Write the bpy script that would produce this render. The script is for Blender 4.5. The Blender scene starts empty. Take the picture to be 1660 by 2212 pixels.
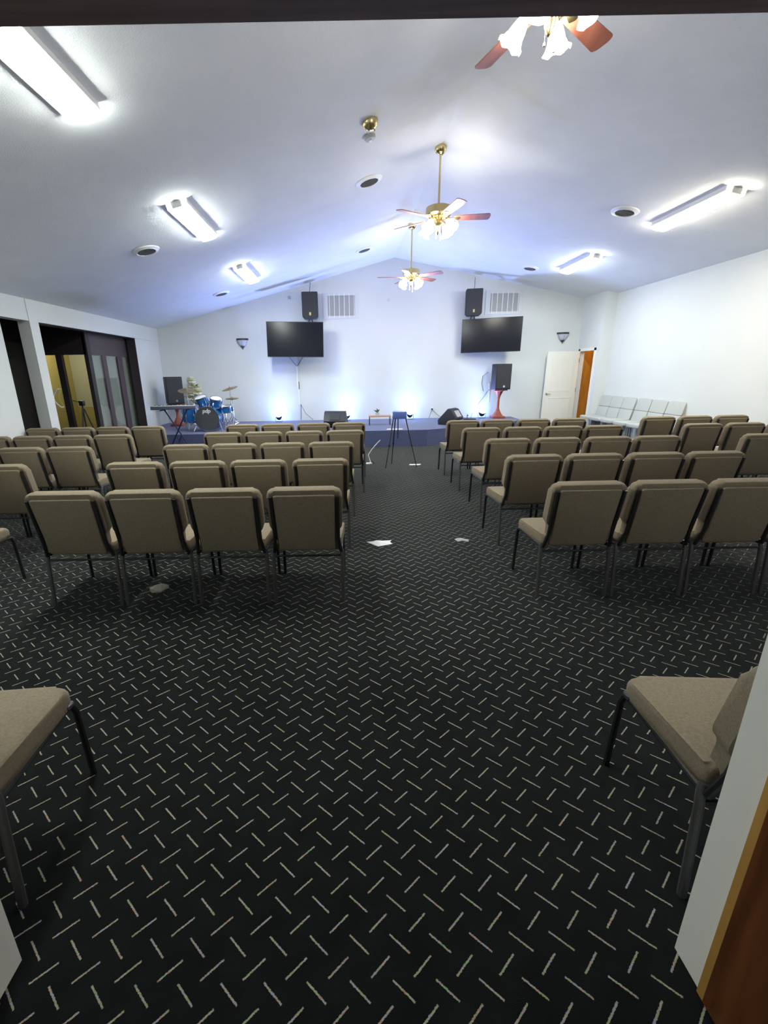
import bpy, bmesh, math, random
from mathutils import Vector, Matrix
random.seed(7)
PI = math.pi
SC = bpy.context.scene
COL = SC.collection

# ------------------------------------------------------------------ camera
F_PX, CX, CY, H_CAM = 949.7, 755.3, 1095.0, 1.591
PITCH, ROLL = math.radians(16.942), math.radians(1.081)
cd = bpy.data.cameras.new('camera')
cam = bpy.data.objects.new('camera', cd)
COL.objects.link(cam)
cd.sensor_fit = 'VERTICAL'
cd.sensor_height = 24.0
cd.lens = F_PX / 2212 * 24.0
cd.shift_x = (830 - CX) / 2212
cd.shift_y = -(1106 - CY) / 2212
cd.clip_start = 0.02
rt0 = Vector((1, 0, 0)); up0 = Vector((0, math.sin(PITCH), math.cos(PITCH))); fw = Vector((0, math.cos(PITCH), -math.sin(PITCH)))
c_, s_ = math.cos(ROLL), math.sin(ROLL)
rt = c_ * rt0 - s_ * up0
up = s_ * rt0 + c_ * up0
m = Matrix.Identity(4)
for i in range(3):
    m[i][0], m[i][1], m[i][2] = rt[i], up[i], -fw[i]
m[2][3] = H_CAM
cam.matrix_world = m
SC.camera = cam

# ------------------------------------------------------------------ world, exposure
w = bpy.data.worlds.new('world'); SC.world = w; w.use_nodes = True
w.node_tree.nodes['Background'].inputs[0].default_value = (0.6, 0.75, 1.0, 1)
w.node_tree.nodes['Background'].inputs[1].default_value = 0.12
SC.view_settings.view_transform = 'Standard'
SC.view_settings.look = 'None'
SC.view_settings.gamma = 1
SC.view_settings.use_curve_mapping = False
SC.view_settings.exposure = 1.42
SC.cycles.use_denoising = True
SC.cycles.max_bounces = 8
SC.cycles.diffuse_bounces = 6
SC.cycles.sample_clamp_indirect = 8
SC.cycles.caustics_reflective = False
SC.cycles.caustics_refractive = False
TUBE_POWER = 35.0      # radiance of the fluorescent diffusers
SHADE_POWER = 20.0     # radiance of the glass fan shades
BLUE_POWER = 100.0     # stage uplight beams, watts each
GLOW_POWER = 4.0       # spill around each uplight

# ------------------------------------------------------------------ room numbers
XL, XR, YB, YF = -4.95, 6.42, 12.34, 0.83
XRG, ZRG, SL, SR = 1.25, 4.332, 0.25, 0.205
XJ = 6.15
def zceil(x):
    return ZRG - (SL * (XRG - x) if x < XRG else SR * (x - XRG))
ZS = 0.36             # stage height

# ------------------------------------------------------------------ materials
MATS = {}
def mat(name, col, rough=0.6, metal=0.0, emis=None, estr=0.0, bump=0.0, bscale=200.0, var=0.0, vscale=8.0, sheen=0.0, coat=0.0, spec=None, vcol=None):
    if name in MATS: return MATS[name]
    M = bpy.data.materials.new(name); M.use_nodes = True
    nt = M.node_tree; b = nt.nodes['Principled BSDF']
    b.inputs['Base Color'].default_value = (*col, 1)
    b.inputs['Roughness'].default_value = rough
    b.inputs['Metallic'].default_value = metal
    if spec is not None: b.inputs['Specular IOR Level'].default_value = spec
    if sheen: b.inputs['Sheen Weight'].default_value = sheen
    if coat: b.inputs['Coat Weight'].default_value = coat
    if emis:
        b.inputs['Emission Color'].default_value = (*emis, 1)
        b.inputs['Emission Strength'].default_value = estr
    tc = nt.nodes.new('ShaderNodeTexCoord')
    if bump:
        n = nt.nodes.new('ShaderNodeTexNoise'); n.inputs['Scale'].default_value = bscale; n.inputs['Detail'].default_value = 3
        bp = nt.nodes.new('ShaderNodeBump'); bp.inputs['Strength'].default_value = bump; bp.inputs['Distance'].default_value = 0.004
        nt.links.new(tc.outputs['Object'], n.inputs['Vector'])
        nt.links.new(n.outputs['Fac'], bp.inputs['Height'])
        nt.links.new(bp.outputs['Normal'], b.inputs['Normal'])
    if var:
        n2 = nt.nodes.new('ShaderNodeTexNoise'); n2.inputs['Scale'].default_value = vscale; n2.inputs['Detail'].default_value = 4
        r = nt.nodes.new('ShaderNodeValToRGB')
        v2 = vcol or tuple(c * (1 - var) for c in col)
        r.color_ramp.elements[0].position = 0.3; r.color_ramp.elements[0].color = (*v2, 1)
        r.color_ramp.elements[1].position = 0.7; r.color_ramp.elements[1].color = (*col, 1)
        nt.links.new(tc.outputs['Object'], n2.inputs['Vector'])
        nt.links.new(n2.outputs['Fac'], r.inputs['Fac'])
        nt.links.new(r.outputs['Color'], b.inputs['Base Color'])
    MATS[name] = M
    return M

def wood(name, c1, c2, rough=0.45, scale=(3, 30, 3)):
    if name in MATS: return MATS[name]
    M = bpy.data.materials.new(name); M.use_nodes = True
    nt = M.node_tree; b = nt.nodes['Principled BSDF']
    tc = nt.nodes.new('ShaderNodeTexCoord'); mp = nt.nodes.new('ShaderNodeMapping'); mp.inputs['Scale'].default_value = scale
    n = nt.nodes.new('ShaderNodeTexNoise'); n.inputs['Scale'].default_value = 2.0; n.inputs['Detail'].default_value = 6
    r = nt.nodes.new('ShaderNodeValToRGB')
    r.color_ramp.elements[0].position = 0.35; r.color_ramp.elements[0].color = (*c1, 1)
    r.color_ramp.elements[1].position = 0.65; r.color_ramp.elements[1].color = (*c2, 1)
    nt.links.new(tc.outputs['Object'], mp.inputs['Vector']); nt.links.new(mp.outputs['Vector'], n.inputs['Vector'])
    nt.links.new(n.outputs['Fac'], r.inputs['Fac']); nt.links.new(r.outputs['Color'], b.inputs['Base Color'])
    b.inputs['Roughness'].default_value = rough
    MATS[name] = M
    return M

M_WALL = mat('wall_paint', (0.71, 0.725, 0.72), 0.85, bump=0.25, bscale=60, var=0.03, vscale=1.5)
M_FRONTW = wood('entry_wall_panelling', (0.34, 0.31, 0.26), (0.42, 0.39, 0.33), 0.6, (8, 8, 1))
M_CEIL = mat('ceiling_texture', (0.82, 0.83, 0.85), 0.95, bump=0.6, bscale=90, var=0.04, vscale=3)
M_TRIMW = mat('white_trim', (0.86, 0.85, 0.79), 0.5)
M_DARKWD = wood('dark_header_wood', (0.34, 0.26, 0.28), (0.46, 0.36, 0.39), 0.5, (2, 30, 30))
M_DOORWD = wood('stained_door_wood', (0.10, 0.028, 0.008), (0.17, 0.055, 0.015), 0.4, (14, 14, 1.2))
M_TANWD = wood('tan_edge_wood', (0.42, 0.22, 0.05), (0.55, 0.30, 0.08), 0.5, (10, 10, 1.5))
M_ORANGEWD = wood('orange_panel_wood', (0.40, 0.15, 0.015), (0.52, 0.22, 0.03), 0.4, (6, 6, 1))
M_REDWD = wood('red_brown_wood', (0.22, 0.045, 0.028), (0.31, 0.08, 0.045), 0.4, (8, 8, 2))
M_BLADE = wood('fan_blade_wood', (0.22, 0.07, 0.045), (0.32, 0.11, 0.07), 0.4, (6, 2, 6))
M_FABRIC = mat('taupe_fabric', (0.255, 0.205, 0.138), 0.95, bump=0.5, bscale=400, var=0.28, vscale=120)
M_FRAME = mat('charcoal_vein_metal', (0.10, 0.10, 0.095), 0.42, metal=0.35, bump=0.2, bscale=300, var=0.35, vscale=250)
M_BLACKM = mat('black_metal', (0.018, 0.018, 0.02), 0.4, metal=0.2)
M_GREYF = mat('light_grey_vinyl', (0.46, 0.47, 0.45), 0.6, bump=0.15, bscale=200)
M_BEIGE = mat('beige_piping', (0.62, 0.56, 0.42), 0.7)
M_GREYMET = mat('grey_metal', (0.35, 0.35, 0.38), 0.35, metal=0.7)
M_STAGE = mat('stage_carpet', (0.085, 0.10, 0.22), 0.98, bump=0.6, bscale=300, var=0.3, vscale=60, sheen=0.2)
M_BLKPL = mat('black_speaker_vinyl', (0.022, 0.022, 0.026), 0.55, bump=0.4, bscale=150)
M_GRILL = mat('speaker_grille', (0.03, 0.031, 0.036), 0.6, bump=0.8, bscale=500)
M_SCREEN = mat('tv_screen', (0.008, 0.009, 0.016), 0.16, spec=0.3)
M_BRASS = mat('antique_brass', (0.62, 0.50, 0.25), 0.25, metal=1.0)
M_CHROME = mat('chrome', (0.8, 0.8, 0.82), 0.12, metal=1.0)
M_CYMBAL = mat('cymbal_bronze', (0.55, 0.42, 0.22), 0.3, metal=1.0)
M_BLUEDR = mat('blue_drum_wrap', (0.01, 0.13, 0.42), 0.2, coat=0.6)
M_HEADW = mat('drum_head_white', (0.75, 0.76, 0.76), 0.5)
M_HEADB = mat('drum_head_grey', (0.075, 0.08, 0.085), 0.45)
M_WHITE = mat('white_plastic', (0.82, 0.82, 0.80), 0.4)
M_PAPER = mat('white_paper', (0.80, 0.81, 0.84), 0.8)
M_GREYPL = mat('grey_louver', (0.42, 0.42, 0.44), 0.5)
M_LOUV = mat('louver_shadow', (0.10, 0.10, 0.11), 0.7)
M_BRONZE = mat('dark_bronze', (0.055, 0.045, 0.05), 0.4, metal=0.5)
M_FROST = mat('frosted_bowl_glass', (0.55, 0.56, 0.62), 0.3)
M_LEAF = mat('leaf_green', (0.04, 0.11, 0.045), 0.6)
M_PETAL = mat('white_petal', (0.88, 0.86, 0.70), 0.7)
M_YELLOW = mat('ochre_wall_paint', (0.40, 0.34, 0.13), 0.8)
M_BLIND = mat('off_white_blind', (0.62, 0.63, 0.57), 0.8, var=0.15, vscale=2)
M_DKBROWN = mat('dark_storefront_paint', (0.035, 0.028, 0.030), 0.5)
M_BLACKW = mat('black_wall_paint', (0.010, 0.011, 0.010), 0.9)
M_TUBE = mat('lit_diffuser', (0.9, 0.9, 0.9), 0.5, emis=(0.93, 1.0, 0.93), estr=TUBE_POWER)
M_TUBEW = mat('lit_diffuser_warm', (0.9, 0.9, 0.85), 0.5, emis=(1.0, 0.95, 0.76), estr=TUBE_POWER)
M_SHADE = mat('lit_shade_glass', (0.95, 0.93, 0.88), 0.4, emis=(1.0, 0.96, 0.84), estr=SHADE_POWER)
M_LED = mat('led_lens', (0.8, 0.9, 1.0), 0.3, emis=(0.42, 0.62, 1.0), estr=80)
M_ACRYL = mat('blue_lit_plastic', (0.10, 0.16, 0.45), 0.2)  # clear plastic with the blue stage light put into its colour
M_CORD = mat('black_cord', (0.012, 0.012, 0.014), 0.6)

def glass_mat(name, tint, base_refl=0.06):
    M = bpy.data.materials.new(name); M.use_nodes = True
    nt = M.node_tree; nt.nodes.clear()
    o = nt.nodes.new('ShaderNodeOutputMaterial'); mx = nt.nodes.new('ShaderNodeMixShader')
    t = nt.nodes.new('ShaderNodeBsdfTransparent'); t.inputs[0].default_value = (*tint, 1)
    g = nt.nodes.new('ShaderNodeBsdfGlossy'); g.inputs['Roughness'].default_value = 0.03
    lw = nt.nodes.new('ShaderNodeLayerWeight'); lw.inputs['Blend'].default_value = 0.5
    pw = nt.nodes.new('ShaderNodeMath'); pw.operation = 'POWER'; pw.inputs[1].default_value = 4.0
    ma = nt.nodes.new('ShaderNodeMath'); ma.operation = 'MULTIPLY_ADD'; ma.inputs[1].default_value = 0.9; ma.inputs[2].default_value = base_refl
    nt.links.new(lw.outputs['Facing'], pw.inputs[0]); nt.links.new(pw.outputs[0], ma.inputs[0]); nt.links.new(ma.outputs[0], mx.inputs[0]); nt.links.new(t.outputs[0], mx.inputs[1]); nt.links.new(g.outputs[0], mx.inputs[2])
    nt.links.new(mx.outputs[0], o.inputs[0])
    return M
M_GLASS = glass_mat('window_glass', (0.86, 0.88, 0.86))

def carpet_mat():
    M = bpy.data.materials.new('herringbone_carpet'); M.use_nodes = True
    nt = M.node_tree; L = nt.links.new; b = nt.nodes['Principled BSDF']
    tc = nt.nodes.new('ShaderNodeTexCoord'); sp = nt.nodes.new('ShaderNodeSeparateXYZ'); L(tc.outputs['Object'], sp.inputs[0])
    def mth(op, a, b2=None, c=None, clamp=False):
        n = nt.nodes.new('ShaderNodeMath'); n.operation = op; n.use_clamp = clamp
        for i, v in enumerate((a, b2, c)):
            if v is None: continue
            if isinstance(v, (int, float)): n.inputs[i].default_value = v
            else: L(v, n.inputs[i])
        return n.outputs[0]
    DX, DY = 0.1178, 0.0513
    gy = mth('ADD', mth('DIVIDE', sp.outputs['Y'], DY), -0.12)
    k = mth('FLOOR', gy)
    par = mth('FLOORED_MODULO', k, 2.0)
    fy = mth('MULTIPLY', mth('SUBTRACT', mth('SUBTRACT', gy, k), 0.5), DY)
    gx = mth('ADD', mth('ADD', mth('DIVIDE', sp.outputs['X'], DX), 0.466), mth('MULTIPLY', par, 0.5))
    kx = mth('FLOOR', gx)
    fx = mth('MULTIPLY', mth('SUBTRACT', mth('SUBTRACT', gx, kx), 0.5), DX)
    sg = mth('SUBTRACT', mth('MULTIPLY', par, 2.0), 1.0)      # even rows lean the other way
    ca, sa = math.cos(math.radians(40)), math.sin(math.radians(40))
    fys = mth('MULTIPLY', fy, sg)
    along = mth('ADD', mth('MULTIPLY', fx, ca), mth('MULTIPLY', fys, sa))
    perp = mth('ABSOLUTE', mth('SUBTRACT', mth('MULTIPLY', fys, ca), mth('MULTIPLY', fx, sa)))
    # beaded edge
    nz = nt.nodes.new('ShaderNodeTexNoise'); nz.inputs['Scale'].default_value = 190; nz.inputs['Detail'].default_value = 1
    L(tc.outputs['Object'], nz.inputs['Vector'])
    wid = mth('ADD', 0.0006, mth('MULTIPLY', nz.outputs['Fac'], 0.0048))
    m1 = mth('MULTIPLY', mth('SUBTRACT', wid, perp), 900.0, clamp=True)
    m2 = mth('MULTIPLY', mth('SUBTRACT', 0.0365, mth('ABSOLUTE', along)), 500.0, clamp=True)
    mask = mth('MULTIPLY', m1, m2)
    # thread colour changes along each dash
    cv = nt.nodes.new('ShaderNodeTexNoise'); cv.inputs['Scale'].default_value = 55; cv.inputs['Detail'].default_value = 0
    L(tc.outputs['Object'], cv.inputs['Vector'])
    cr = nt.nodes.new('ShaderNodeValToRGB'); el = cr.color_ramp.elements
    el[0].position = 0.37; el[0].color = (0.26, 0.341, 0.186, 1)
    el[1].position = 0.63; el[1].color = (0.31, 0.322, 0.384, 1)
    for p, c in ((0.41, (0.384, 0.372, 0.322, 1)), (0.455, (0.341, 0.31, 0.136, 1)), (0.495, (0.384, 0.372, 0.341, 1)), (0.54, (0.372, 0.149, 0.112, 1)), (0.58, (0.384, 0.36, 0.31, 1))):
        e = el.new(p); e.color = c
    L(cv.outputs['Fac'], cr.inputs['Fac'])
    pile = nt.nodes.new('ShaderNodeTexNoise'); pile.inputs['Scale'].default_value = 9; pile.inputs['Detail'].default_value = 8
    L(tc.outputs['Object'], pile.inputs['Vector'])
    pr = nt.nodes.new('ShaderNodeValToRGB')
    pr.color_ramp.elements[0].position = 0.3; pr.color_ramp.elements[0].color = (0.0026, 0.0042, 0.0039, 1)
    pr.color_ramp.elements[1].position = 0.7; pr.color_ramp.elements[1].color = (0.0055, 0.0078, 0.0072, 1)
    L(pile.outputs['Fac'], pr.inputs['Fac'])
    mx = nt.nodes.new('ShaderNodeMixRGB'); L(mask, mx.inputs[0]); L(pr.outputs['Color'], mx.inputs[1]); L(cr.outputs['Color'], mx.inputs[2])
    L(mx.outputs[0], b.inputs['Base Color'])
    b.inputs['Roughness'].default_value = 0.95
    b.inputs['Specular IOR Level'].default_value = 0.12
    b.inputs['Sheen Weight'].default_value = 0.16
    b.inputs['Sheen Roughness'].default_value = 0.4
    bn = nt.nodes.new('ShaderNodeTexNoise'); bn.inputs['Scale'].default_value = 450
    L(tc.outputs['Object'], bn.inputs['Vector'])
    bp = nt.nodes.new('ShaderNodeBump'); bp.inputs['Strength'].default_value = 0.5; bp.inputs['Distance'].default_value = 0.003
    L(bn.outputs['Fac'], bp.inputs['Height']); L(bp.outputs['Normal'], b.inputs['Normal'])
    return M
M_CARPET = carpet_mat()

# ------------------------------------------------------------------ mesh helpers
class MB:
    def __init__(s): s.bm = bmesh.new()
    def _add(s, verts, M=None):
        if M is not None: bmesh.ops.transform(s.bm, matrix=M, verts=verts)
        return verts
    def box(s, x0, x1, y0, y1, z0, z1, M=None, bev=0, seg=2):
        vs = [s.bm.verts.new((x, y, z)) for x in (x0, x1) for y in (y0, y1) for z in (z0, z1)]
        fs = [s.bm.faces.new([vs[i] for i in f]) for f in ((0, 1, 3, 2), (4, 6, 7, 5), (0, 4, 5, 1), (2, 3, 7, 6), (0, 2, 6, 4), (1, 5, 7, 3))]
        if bev:
            es = list({e for f in fs for e in f.edges})
            r = bmesh.ops.bevel(s.bm, geom=es, offset=bev, segments=seg, profile=0.5, affect='EDGES')
            vs = list({v for f in r['faces'] for v in f.verts} | {v for v in vs if v.is_valid})
        return s._add(vs, M)
    def prism(s, pts, y0, y1, M=None, bev=0, seg=3):
        """outline in x,z extruded along y"""
        a = [s.bm.verts.new((x, y0, z)) for x, z in pts]; b = [s.bm.verts.new((x, y1, z)) for x, z in pts]
        n = len(pts); fs = [s.bm.faces.new(a), s.bm.faces.new(b[::-1])]
        for i in range(n): s.bm.faces.new((a[i], b[i], b[(i + 1) % n], a[(i + 1) % n]))
        vs = a + b
        if bev:
            es = list(set(fs[0].edges) | set(fs[1].edges))
            r = bmesh.ops.bevel(s.bm, geom=es, offset=bev, segments=seg, profile=0.5, affect='EDGES')
            vs = list({v for f in r['faces'] for v in f.verts} | {v for v in vs if v.is_valid})
        return s._add(vs, M)
    def tube(s, path, r, seg=8, caps=True, M=None):
        path = [Vector(p) for p in path]; rings = []
        ref = None
        for i, p in enumerate(path):
            if i == 0: d = path[1] - p
            elif i == len(path) - 1: d = p - path[i - 1]
            else: d = (path[i + 1] - p).normalized() + (p - path[i - 1]).normalized()
            d.normalize()
            if ref is None:
                ref = Vector((0, 0, 1)) if abs(d.z) < 0.9 else Vector((1, 0, 0))
            u = d.cross(ref); u.normalize(); v = u.cross(d); v.normalize(); ref = v.cross(u) if False else v
            rr = r[i] if isinstance(r, (list, tuple)) else r
            rings.append([s.bm.verts.new(p + u * (rr * math.cos(a)) + v * (rr * math.sin(a))) for a in [2 * PI * k / seg for k in range(seg)]])
            ref = v
        for A, B in zip(rings, rings[1:]):
            for k in range(seg): s.bm.faces.new((A[k], A[(k + 1) % seg], B[(k + 1) % seg], B[k]))
        if caps:
            s.bm.faces.new(rings[0][::-1]); s.bm.faces.new(rings[-1])
        return s._add([v for R in rings for v in R], M)
    def lathe(s, prof, seg=24, M=None, wob=0, wn=6, caps=True, sx=1, sy=1):
        """profile [(r,z)] about z"""
        rings = []
        for i, (r, z) in enumerate(prof):
            if r < 1e-5: rings.append([s.bm.verts.new((0, 0, z))]); continue
            ring = []
            for k in range(seg):
                a = 2 * PI * k / seg
                q = r * (1 + (wob * math.cos(wn * a) if wob and i == len(prof) - 1 else 0))
                ring.append(s.bm.verts.new((q * math.cos(a) * sx, q * math.sin(a) * sy, z + (wob * 0.12 * math.cos(wn * a) if wob and i == len(prof) - 1 else 0))))
            rings.append(ring)
        for A, B in zip(rings, rings[1:]):
            for k in range(seg):
                k2 = (k + 1) % seg
                if len(A) == 1 and len(B) == 1: continue
                if len(A) == 1: s.bm.faces.new((A[0], B[k2], B[k]))
                elif len(B) == 1: s.bm.faces.new((A[k], A[k2], B[0]))
                else: s.bm.faces.new((A[k], A[k2], B[k2], B[k]))
        if caps:
            if len(rings[0]) > 1: s.bm.faces.new(rings[0][::-1])
            if len(rings[-1]) > 1: s.bm.faces.new(rings[-1])
        return s._add([v for R in rings for v in R], M)
    def quad(s, *ps):
        return s.bm.faces.new([s.bm.verts.new(p) for p in ps])
    def build(s, name, material, parent=None, smooth=40, keep=False):
        bmesh.ops.recalc_face_normals(s.bm, faces=s.bm.faces[:])
        me = bpy.data.meshes.new(name); s.bm.to_mesh(me); s.bm.free()
        if smooth:
            for p in me.polygons: p.use_smooth = True
            me.set_sharp_from_angle(angle=math.radians(smooth))
        me.materials.append(material)
        o = bpy.data.objects.new(name, me); COL.objects.link(o)
        if parent: o.parent = parent
        return o

def T(x=0, y=0, z=0): return Matrix.Translation((x, y, z))
def R(a, ax='Z'): return Matrix.Rotation(math.radians(a), 4, ax)

def tag(o, label, cat, group=None, kind=None):
    o['label'] = label; o['category'] = cat
    if group: o['group'] = group
    if kind: o['kind'] = kind
    return o
def thing(name, label, cat, loc=(0, 0, 0), rotz=0, group=None):
    o = bpy.data.objects.new(name, None); COL.objects.link(o)
    o.location = loc; o.rotation_euler = (0, 0, math.radians(rotz)); o.empty_display_size = 0.1
    return tag(o, label, cat, group)
def struct(o, label=None, cat=None):
    o['kind'] = 'structure'
    if label: o['label'] = label
    if cat: o['category'] = cat
    return o
def copy_tree(o, parent=None):
    c = o.copy(); COL.objects.link(c); c.parent = parent
    for ch in list(o.children): copy_tree(ch, c)
    return c

# ================================================================== SETTING
# floor
b = MB(); b.box(-9.0, 8.0, -2.5, 12.6, -0.10, 0.0)
struct(b.build('floor', M_CARPET, smooth=0), 'black patterned carpet with herringbone rows of small multicoloured dashes', 'floor')

# ceiling: two slopes
b = MB()
xo0, xo1 = XL - 0.18, XR + 0.18
for (xa, xb) in ((xo0, XRG), (XRG, xo1)):
    p = [(xa, zceil(xa)), (xb, zceil(xb)), (xb, zceil(xb) + 0.12), (xa, zceil(xa) + 0.12)]
    b.prism(p, YF - 0.09, YB + 0.15)
struct(b.build('ceiling', M_CEIL, smooth=0), 'vaulted pale grey textured ceiling with a ridge over the aisle', 'ceiling')

# back wall
b = MB()
b.prism([(xo0, -0.0), (xo1, 0.0), (xo1, zceil(xo1)), (XRG, ZRG), (xo0, zceil(xo0))], YB, YB + 0.15)
struct(b.build('wall_back', M_WALL, smooth=0), 'white gable end wall behind the stage', 'wall')

# front wall with the double doorway the view is taken from
b = MB(); DW, DWL, DH = 0.92, 0.975, 2.095
y0, y1 = YF - 0.09, YF
b.prism([(xo0, 0), (-DWL, 0), (-DWL, DH), (-DWL, zceil(-DWL)), (xo0, zceil(xo0))], y0, y1)
b.prism([(DW, 0), (xo1, 0), (xo1, zceil(xo1)), (XRG, ZRG), (DW, zceil(DW))], y0, y1)
b.prism([(-DWL, DH), (DW, DH), (DW, zceil(DW)), (-DWL, zceil(-DWL))], y0, y1)
struct(b.build('wall_front', M_WALL, smooth=0), 'white entry wall around the double doorway', 'wall')

# left wall with two openings
b = MB(); zt = zceil(XL)
def yz(y0, y1, z0, z1, x0=XL - 0.18, x1=XL): b.box(x0, x1, y0, y1, z0, z1)
OH = 2.46
yz(YF, 6.81, 0, zt); yz(6.81, 7.43, OH, zt); yz(7.43, 7.64, 0, zt + 0.0); yz(7.64, 11.0, OH, zt); yz(11.0, YB, 0, zt)
struct(b.build('wall_left', M_WALL, smooth=0), 'white left wall with a dark doorway and a wide opening', 'wall')
b = MB(); b.box(XL, XL + 0.012, 7.43, YB, OH + 0.0, zt); b.box(XL, XL + 0.012, 7.43, 7.64, 0, OH)
struct(b.build('trim_1', M_WALL, smooth=0))

# right wall
b = MB(); zr = zceil(XR)
b.box(XR, XR + 0.18, YF, 11.42, 0, zr)
struct(b.build('wall_right', M_WALL, smooth=0), 'long bare white right wall', 'wall')
b = MB(); zj = zceil(XJ)
b.box(XJ, XR + 0.18, 11.30, 11.50, 0, zj); b.box(XJ, XJ + 0.12, 11.50, 12.22, 2.02, zj); b.box(XJ, XJ + 0.12, 12.22, YB, 0, zj)
struct(b.build('wall_right_return', M_WALL, smooth=0), 'white wall return with the side doorway beside the stage', 'wall')
b = MB()
b.box(XJ - 0.012, XJ, 11.44, 11.52, 0, 2.08); b.box(XJ - 0.012, XJ, 12.20, 12.28, 0, 2.08); b.box(XJ - 0.012, XJ, 11.44, 12.28, 2.02, 2.09)
struct(b.build('trim_2', M_TRIMW, smooth=0), 'cream casing around the side doorway', 'trim')
# closet behind the side door
b = MB()
b.box(6.60, 6.66, 11.50, 12.335, 0, 2.4); b.box(XJ + .12, 6.60, 12.28, 12.335, 0, 2.4)
struct(b.build('wall_closet', M_ORANGEWD, smooth=0), 'orange wood panelling seen through the side doorway', 'wall')
b = MB(); b.box(XJ + 0.125, 6.66, 11.505, 12.335, 2.4, 2.45)
struct(b.build('ceiling_closet', M_WALL, smooth=0), 'small ceiling beyond the side doorway', 'ceiling')

# vestibule and glass booth beyond the left wall
b = MB()
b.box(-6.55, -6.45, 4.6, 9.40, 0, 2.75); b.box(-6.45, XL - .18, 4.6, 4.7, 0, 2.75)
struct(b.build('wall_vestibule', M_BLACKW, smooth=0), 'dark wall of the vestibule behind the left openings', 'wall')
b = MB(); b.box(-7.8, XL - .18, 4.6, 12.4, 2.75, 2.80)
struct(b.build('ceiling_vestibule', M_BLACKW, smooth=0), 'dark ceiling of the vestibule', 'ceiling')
b = MB(); b.box(-7.2, -7.1, 9.40, 12.0, 0, 2.75); b.box(-7.1, -5.2, 11.9, 12.0, 0, 0.86)
struct(b.build('wall_booth', M_YELLOW, smooth=0), 'ochre wall inside the glass booth', 'wall')
b = MB(); b.box(-7.1, -5.2, 11.9, 12.0, 0.86, 2.75)
struct(b.build('wall_booth_end', mat('booth_cream_paint', (0.45, 0.45, 0.37), 0.8), smooth=0), 'cream upper wall at the end of the glass booth', 'wall')
# storefront frame
b = MB(); GX, GY, GZ = -5.20, 9.35, 2.04
b.box(-6.5, GX, GY - 0.03, GY + 0.05, GZ, 2.75)          # header facing the hall
b.box(GX - 0.05, GX + 0.03, GY - 0.03, GY + 0.10, 0, 2.75)    # corner post
b.box(-5.83, -5.71, GY - 0.03, GY + 0.05, 0, GZ)
b.box(-6.5, -6.40, GY - 0.03, GY + 0.05, 0, GZ)
b.box(-6.5, GX, GY - 0.03, GY + 0.05, 0, 0.12)
struct(b.build('window_1', M_DKBROWN, smooth=0), 'dark framed glass front of the booth facing the hall', 'window')
w1 = bpy.data.objects['window_1']
b = MB(); b.box(-5.71, GX - 0.05, GY, GY + 0.01, 0.12, GZ); o = b.build('pane', M_GLASS, w1, smooth=0)
b = MB(); b.box(-6.40, -5.83, GY, GY + 0.01, 0.12, GZ); o = b.build('pane', M_GLASS, w1, smooth=0)
b = MB(); pth = [(-5.90 - 0.10 * math.sin(PI * t / 10), GY - 0.06 - 0.03 * math.sin(PI * t / 10), 1.02 + 0.36 * t / 10) for t in range(11)]
b.tube([(-5.86, GY - .03, 1.02)] + pth + [(-5.86, GY - .03, 1.38)], 0.016); o = b.build('door_pull', M_WHITE, w1); o['label'] = 'white curved door pull'
b = MB()
b.box(GX - 0.02, GX + 0.01, GY + .1, 11.6, GZ, 2.75)
for ya, yb_ in ((9.88, 10.04), (10.52, 10.74), (11.23, 11.6)): b.box(GX - 0.02, GX + 0.01, ya, yb_, 0, GZ)
b.box(GX - 0.025, GX + 0.015, GY + .1, 11.6, 0, 0.12)
struct(b.build('window_2', mat('mauve_brown_paint', (0.085, 0.062, 0.068), 0.5), smooth=0), 'mauve brown framed side glazing of the booth', 'window')
w2 = bpy.data.objects['window_2']
for ya, yb_ in ((9.45, 9.88), (10.04, 10.52), (10.74, 11.23)):
    b = MB(); b.box(GX - 0.004, GX + 0.004, ya, yb_, 0.12, GZ); b.build('pane', M_GLASS, w2, smooth=0)
b = MB(); b.box(XL - .185, XL + .004, 10.975, 11.001, 0, OH); b.box(XL - .185, XL - .02, 7.62, 11.0, OH - .012, OH + .001)
struct(b.build('trim_6', M_DKBROWN, smooth=0), 'dark brown edge lining the wide left opening', 'trim')
# blinds behind the panes
G_BL = 'blinds behind the booth glass'
for i, (ya, yb_) in enumerate(((9.46, 9.87), (10.05, 10.51), (10.75, 11.22))):
    r = thing('window_blind', 'off-white blind behind the %s side pane of the glass booth' % ('first', 'second', 'third')[i], 'blind', (GX - 0.045, (ya + yb_) / 2, 0.05), 0, G_BL)
    b = MB(); b.box(-0.005, 0.005, -(yb_ - ya) / 2 - .04, (yb_ - ya) / 2 + .06, 0.05, 1.96); b.build('blind_slats', M_BLIND, r, smooth=0)
    b = MB(); b.box(-0.02, 0.02, -(yb_ - ya) / 2, (yb_ - ya) / 2, 1.96, 2.0); b.build('head_rail', M_WHITE, r, smooth=0)

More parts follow.
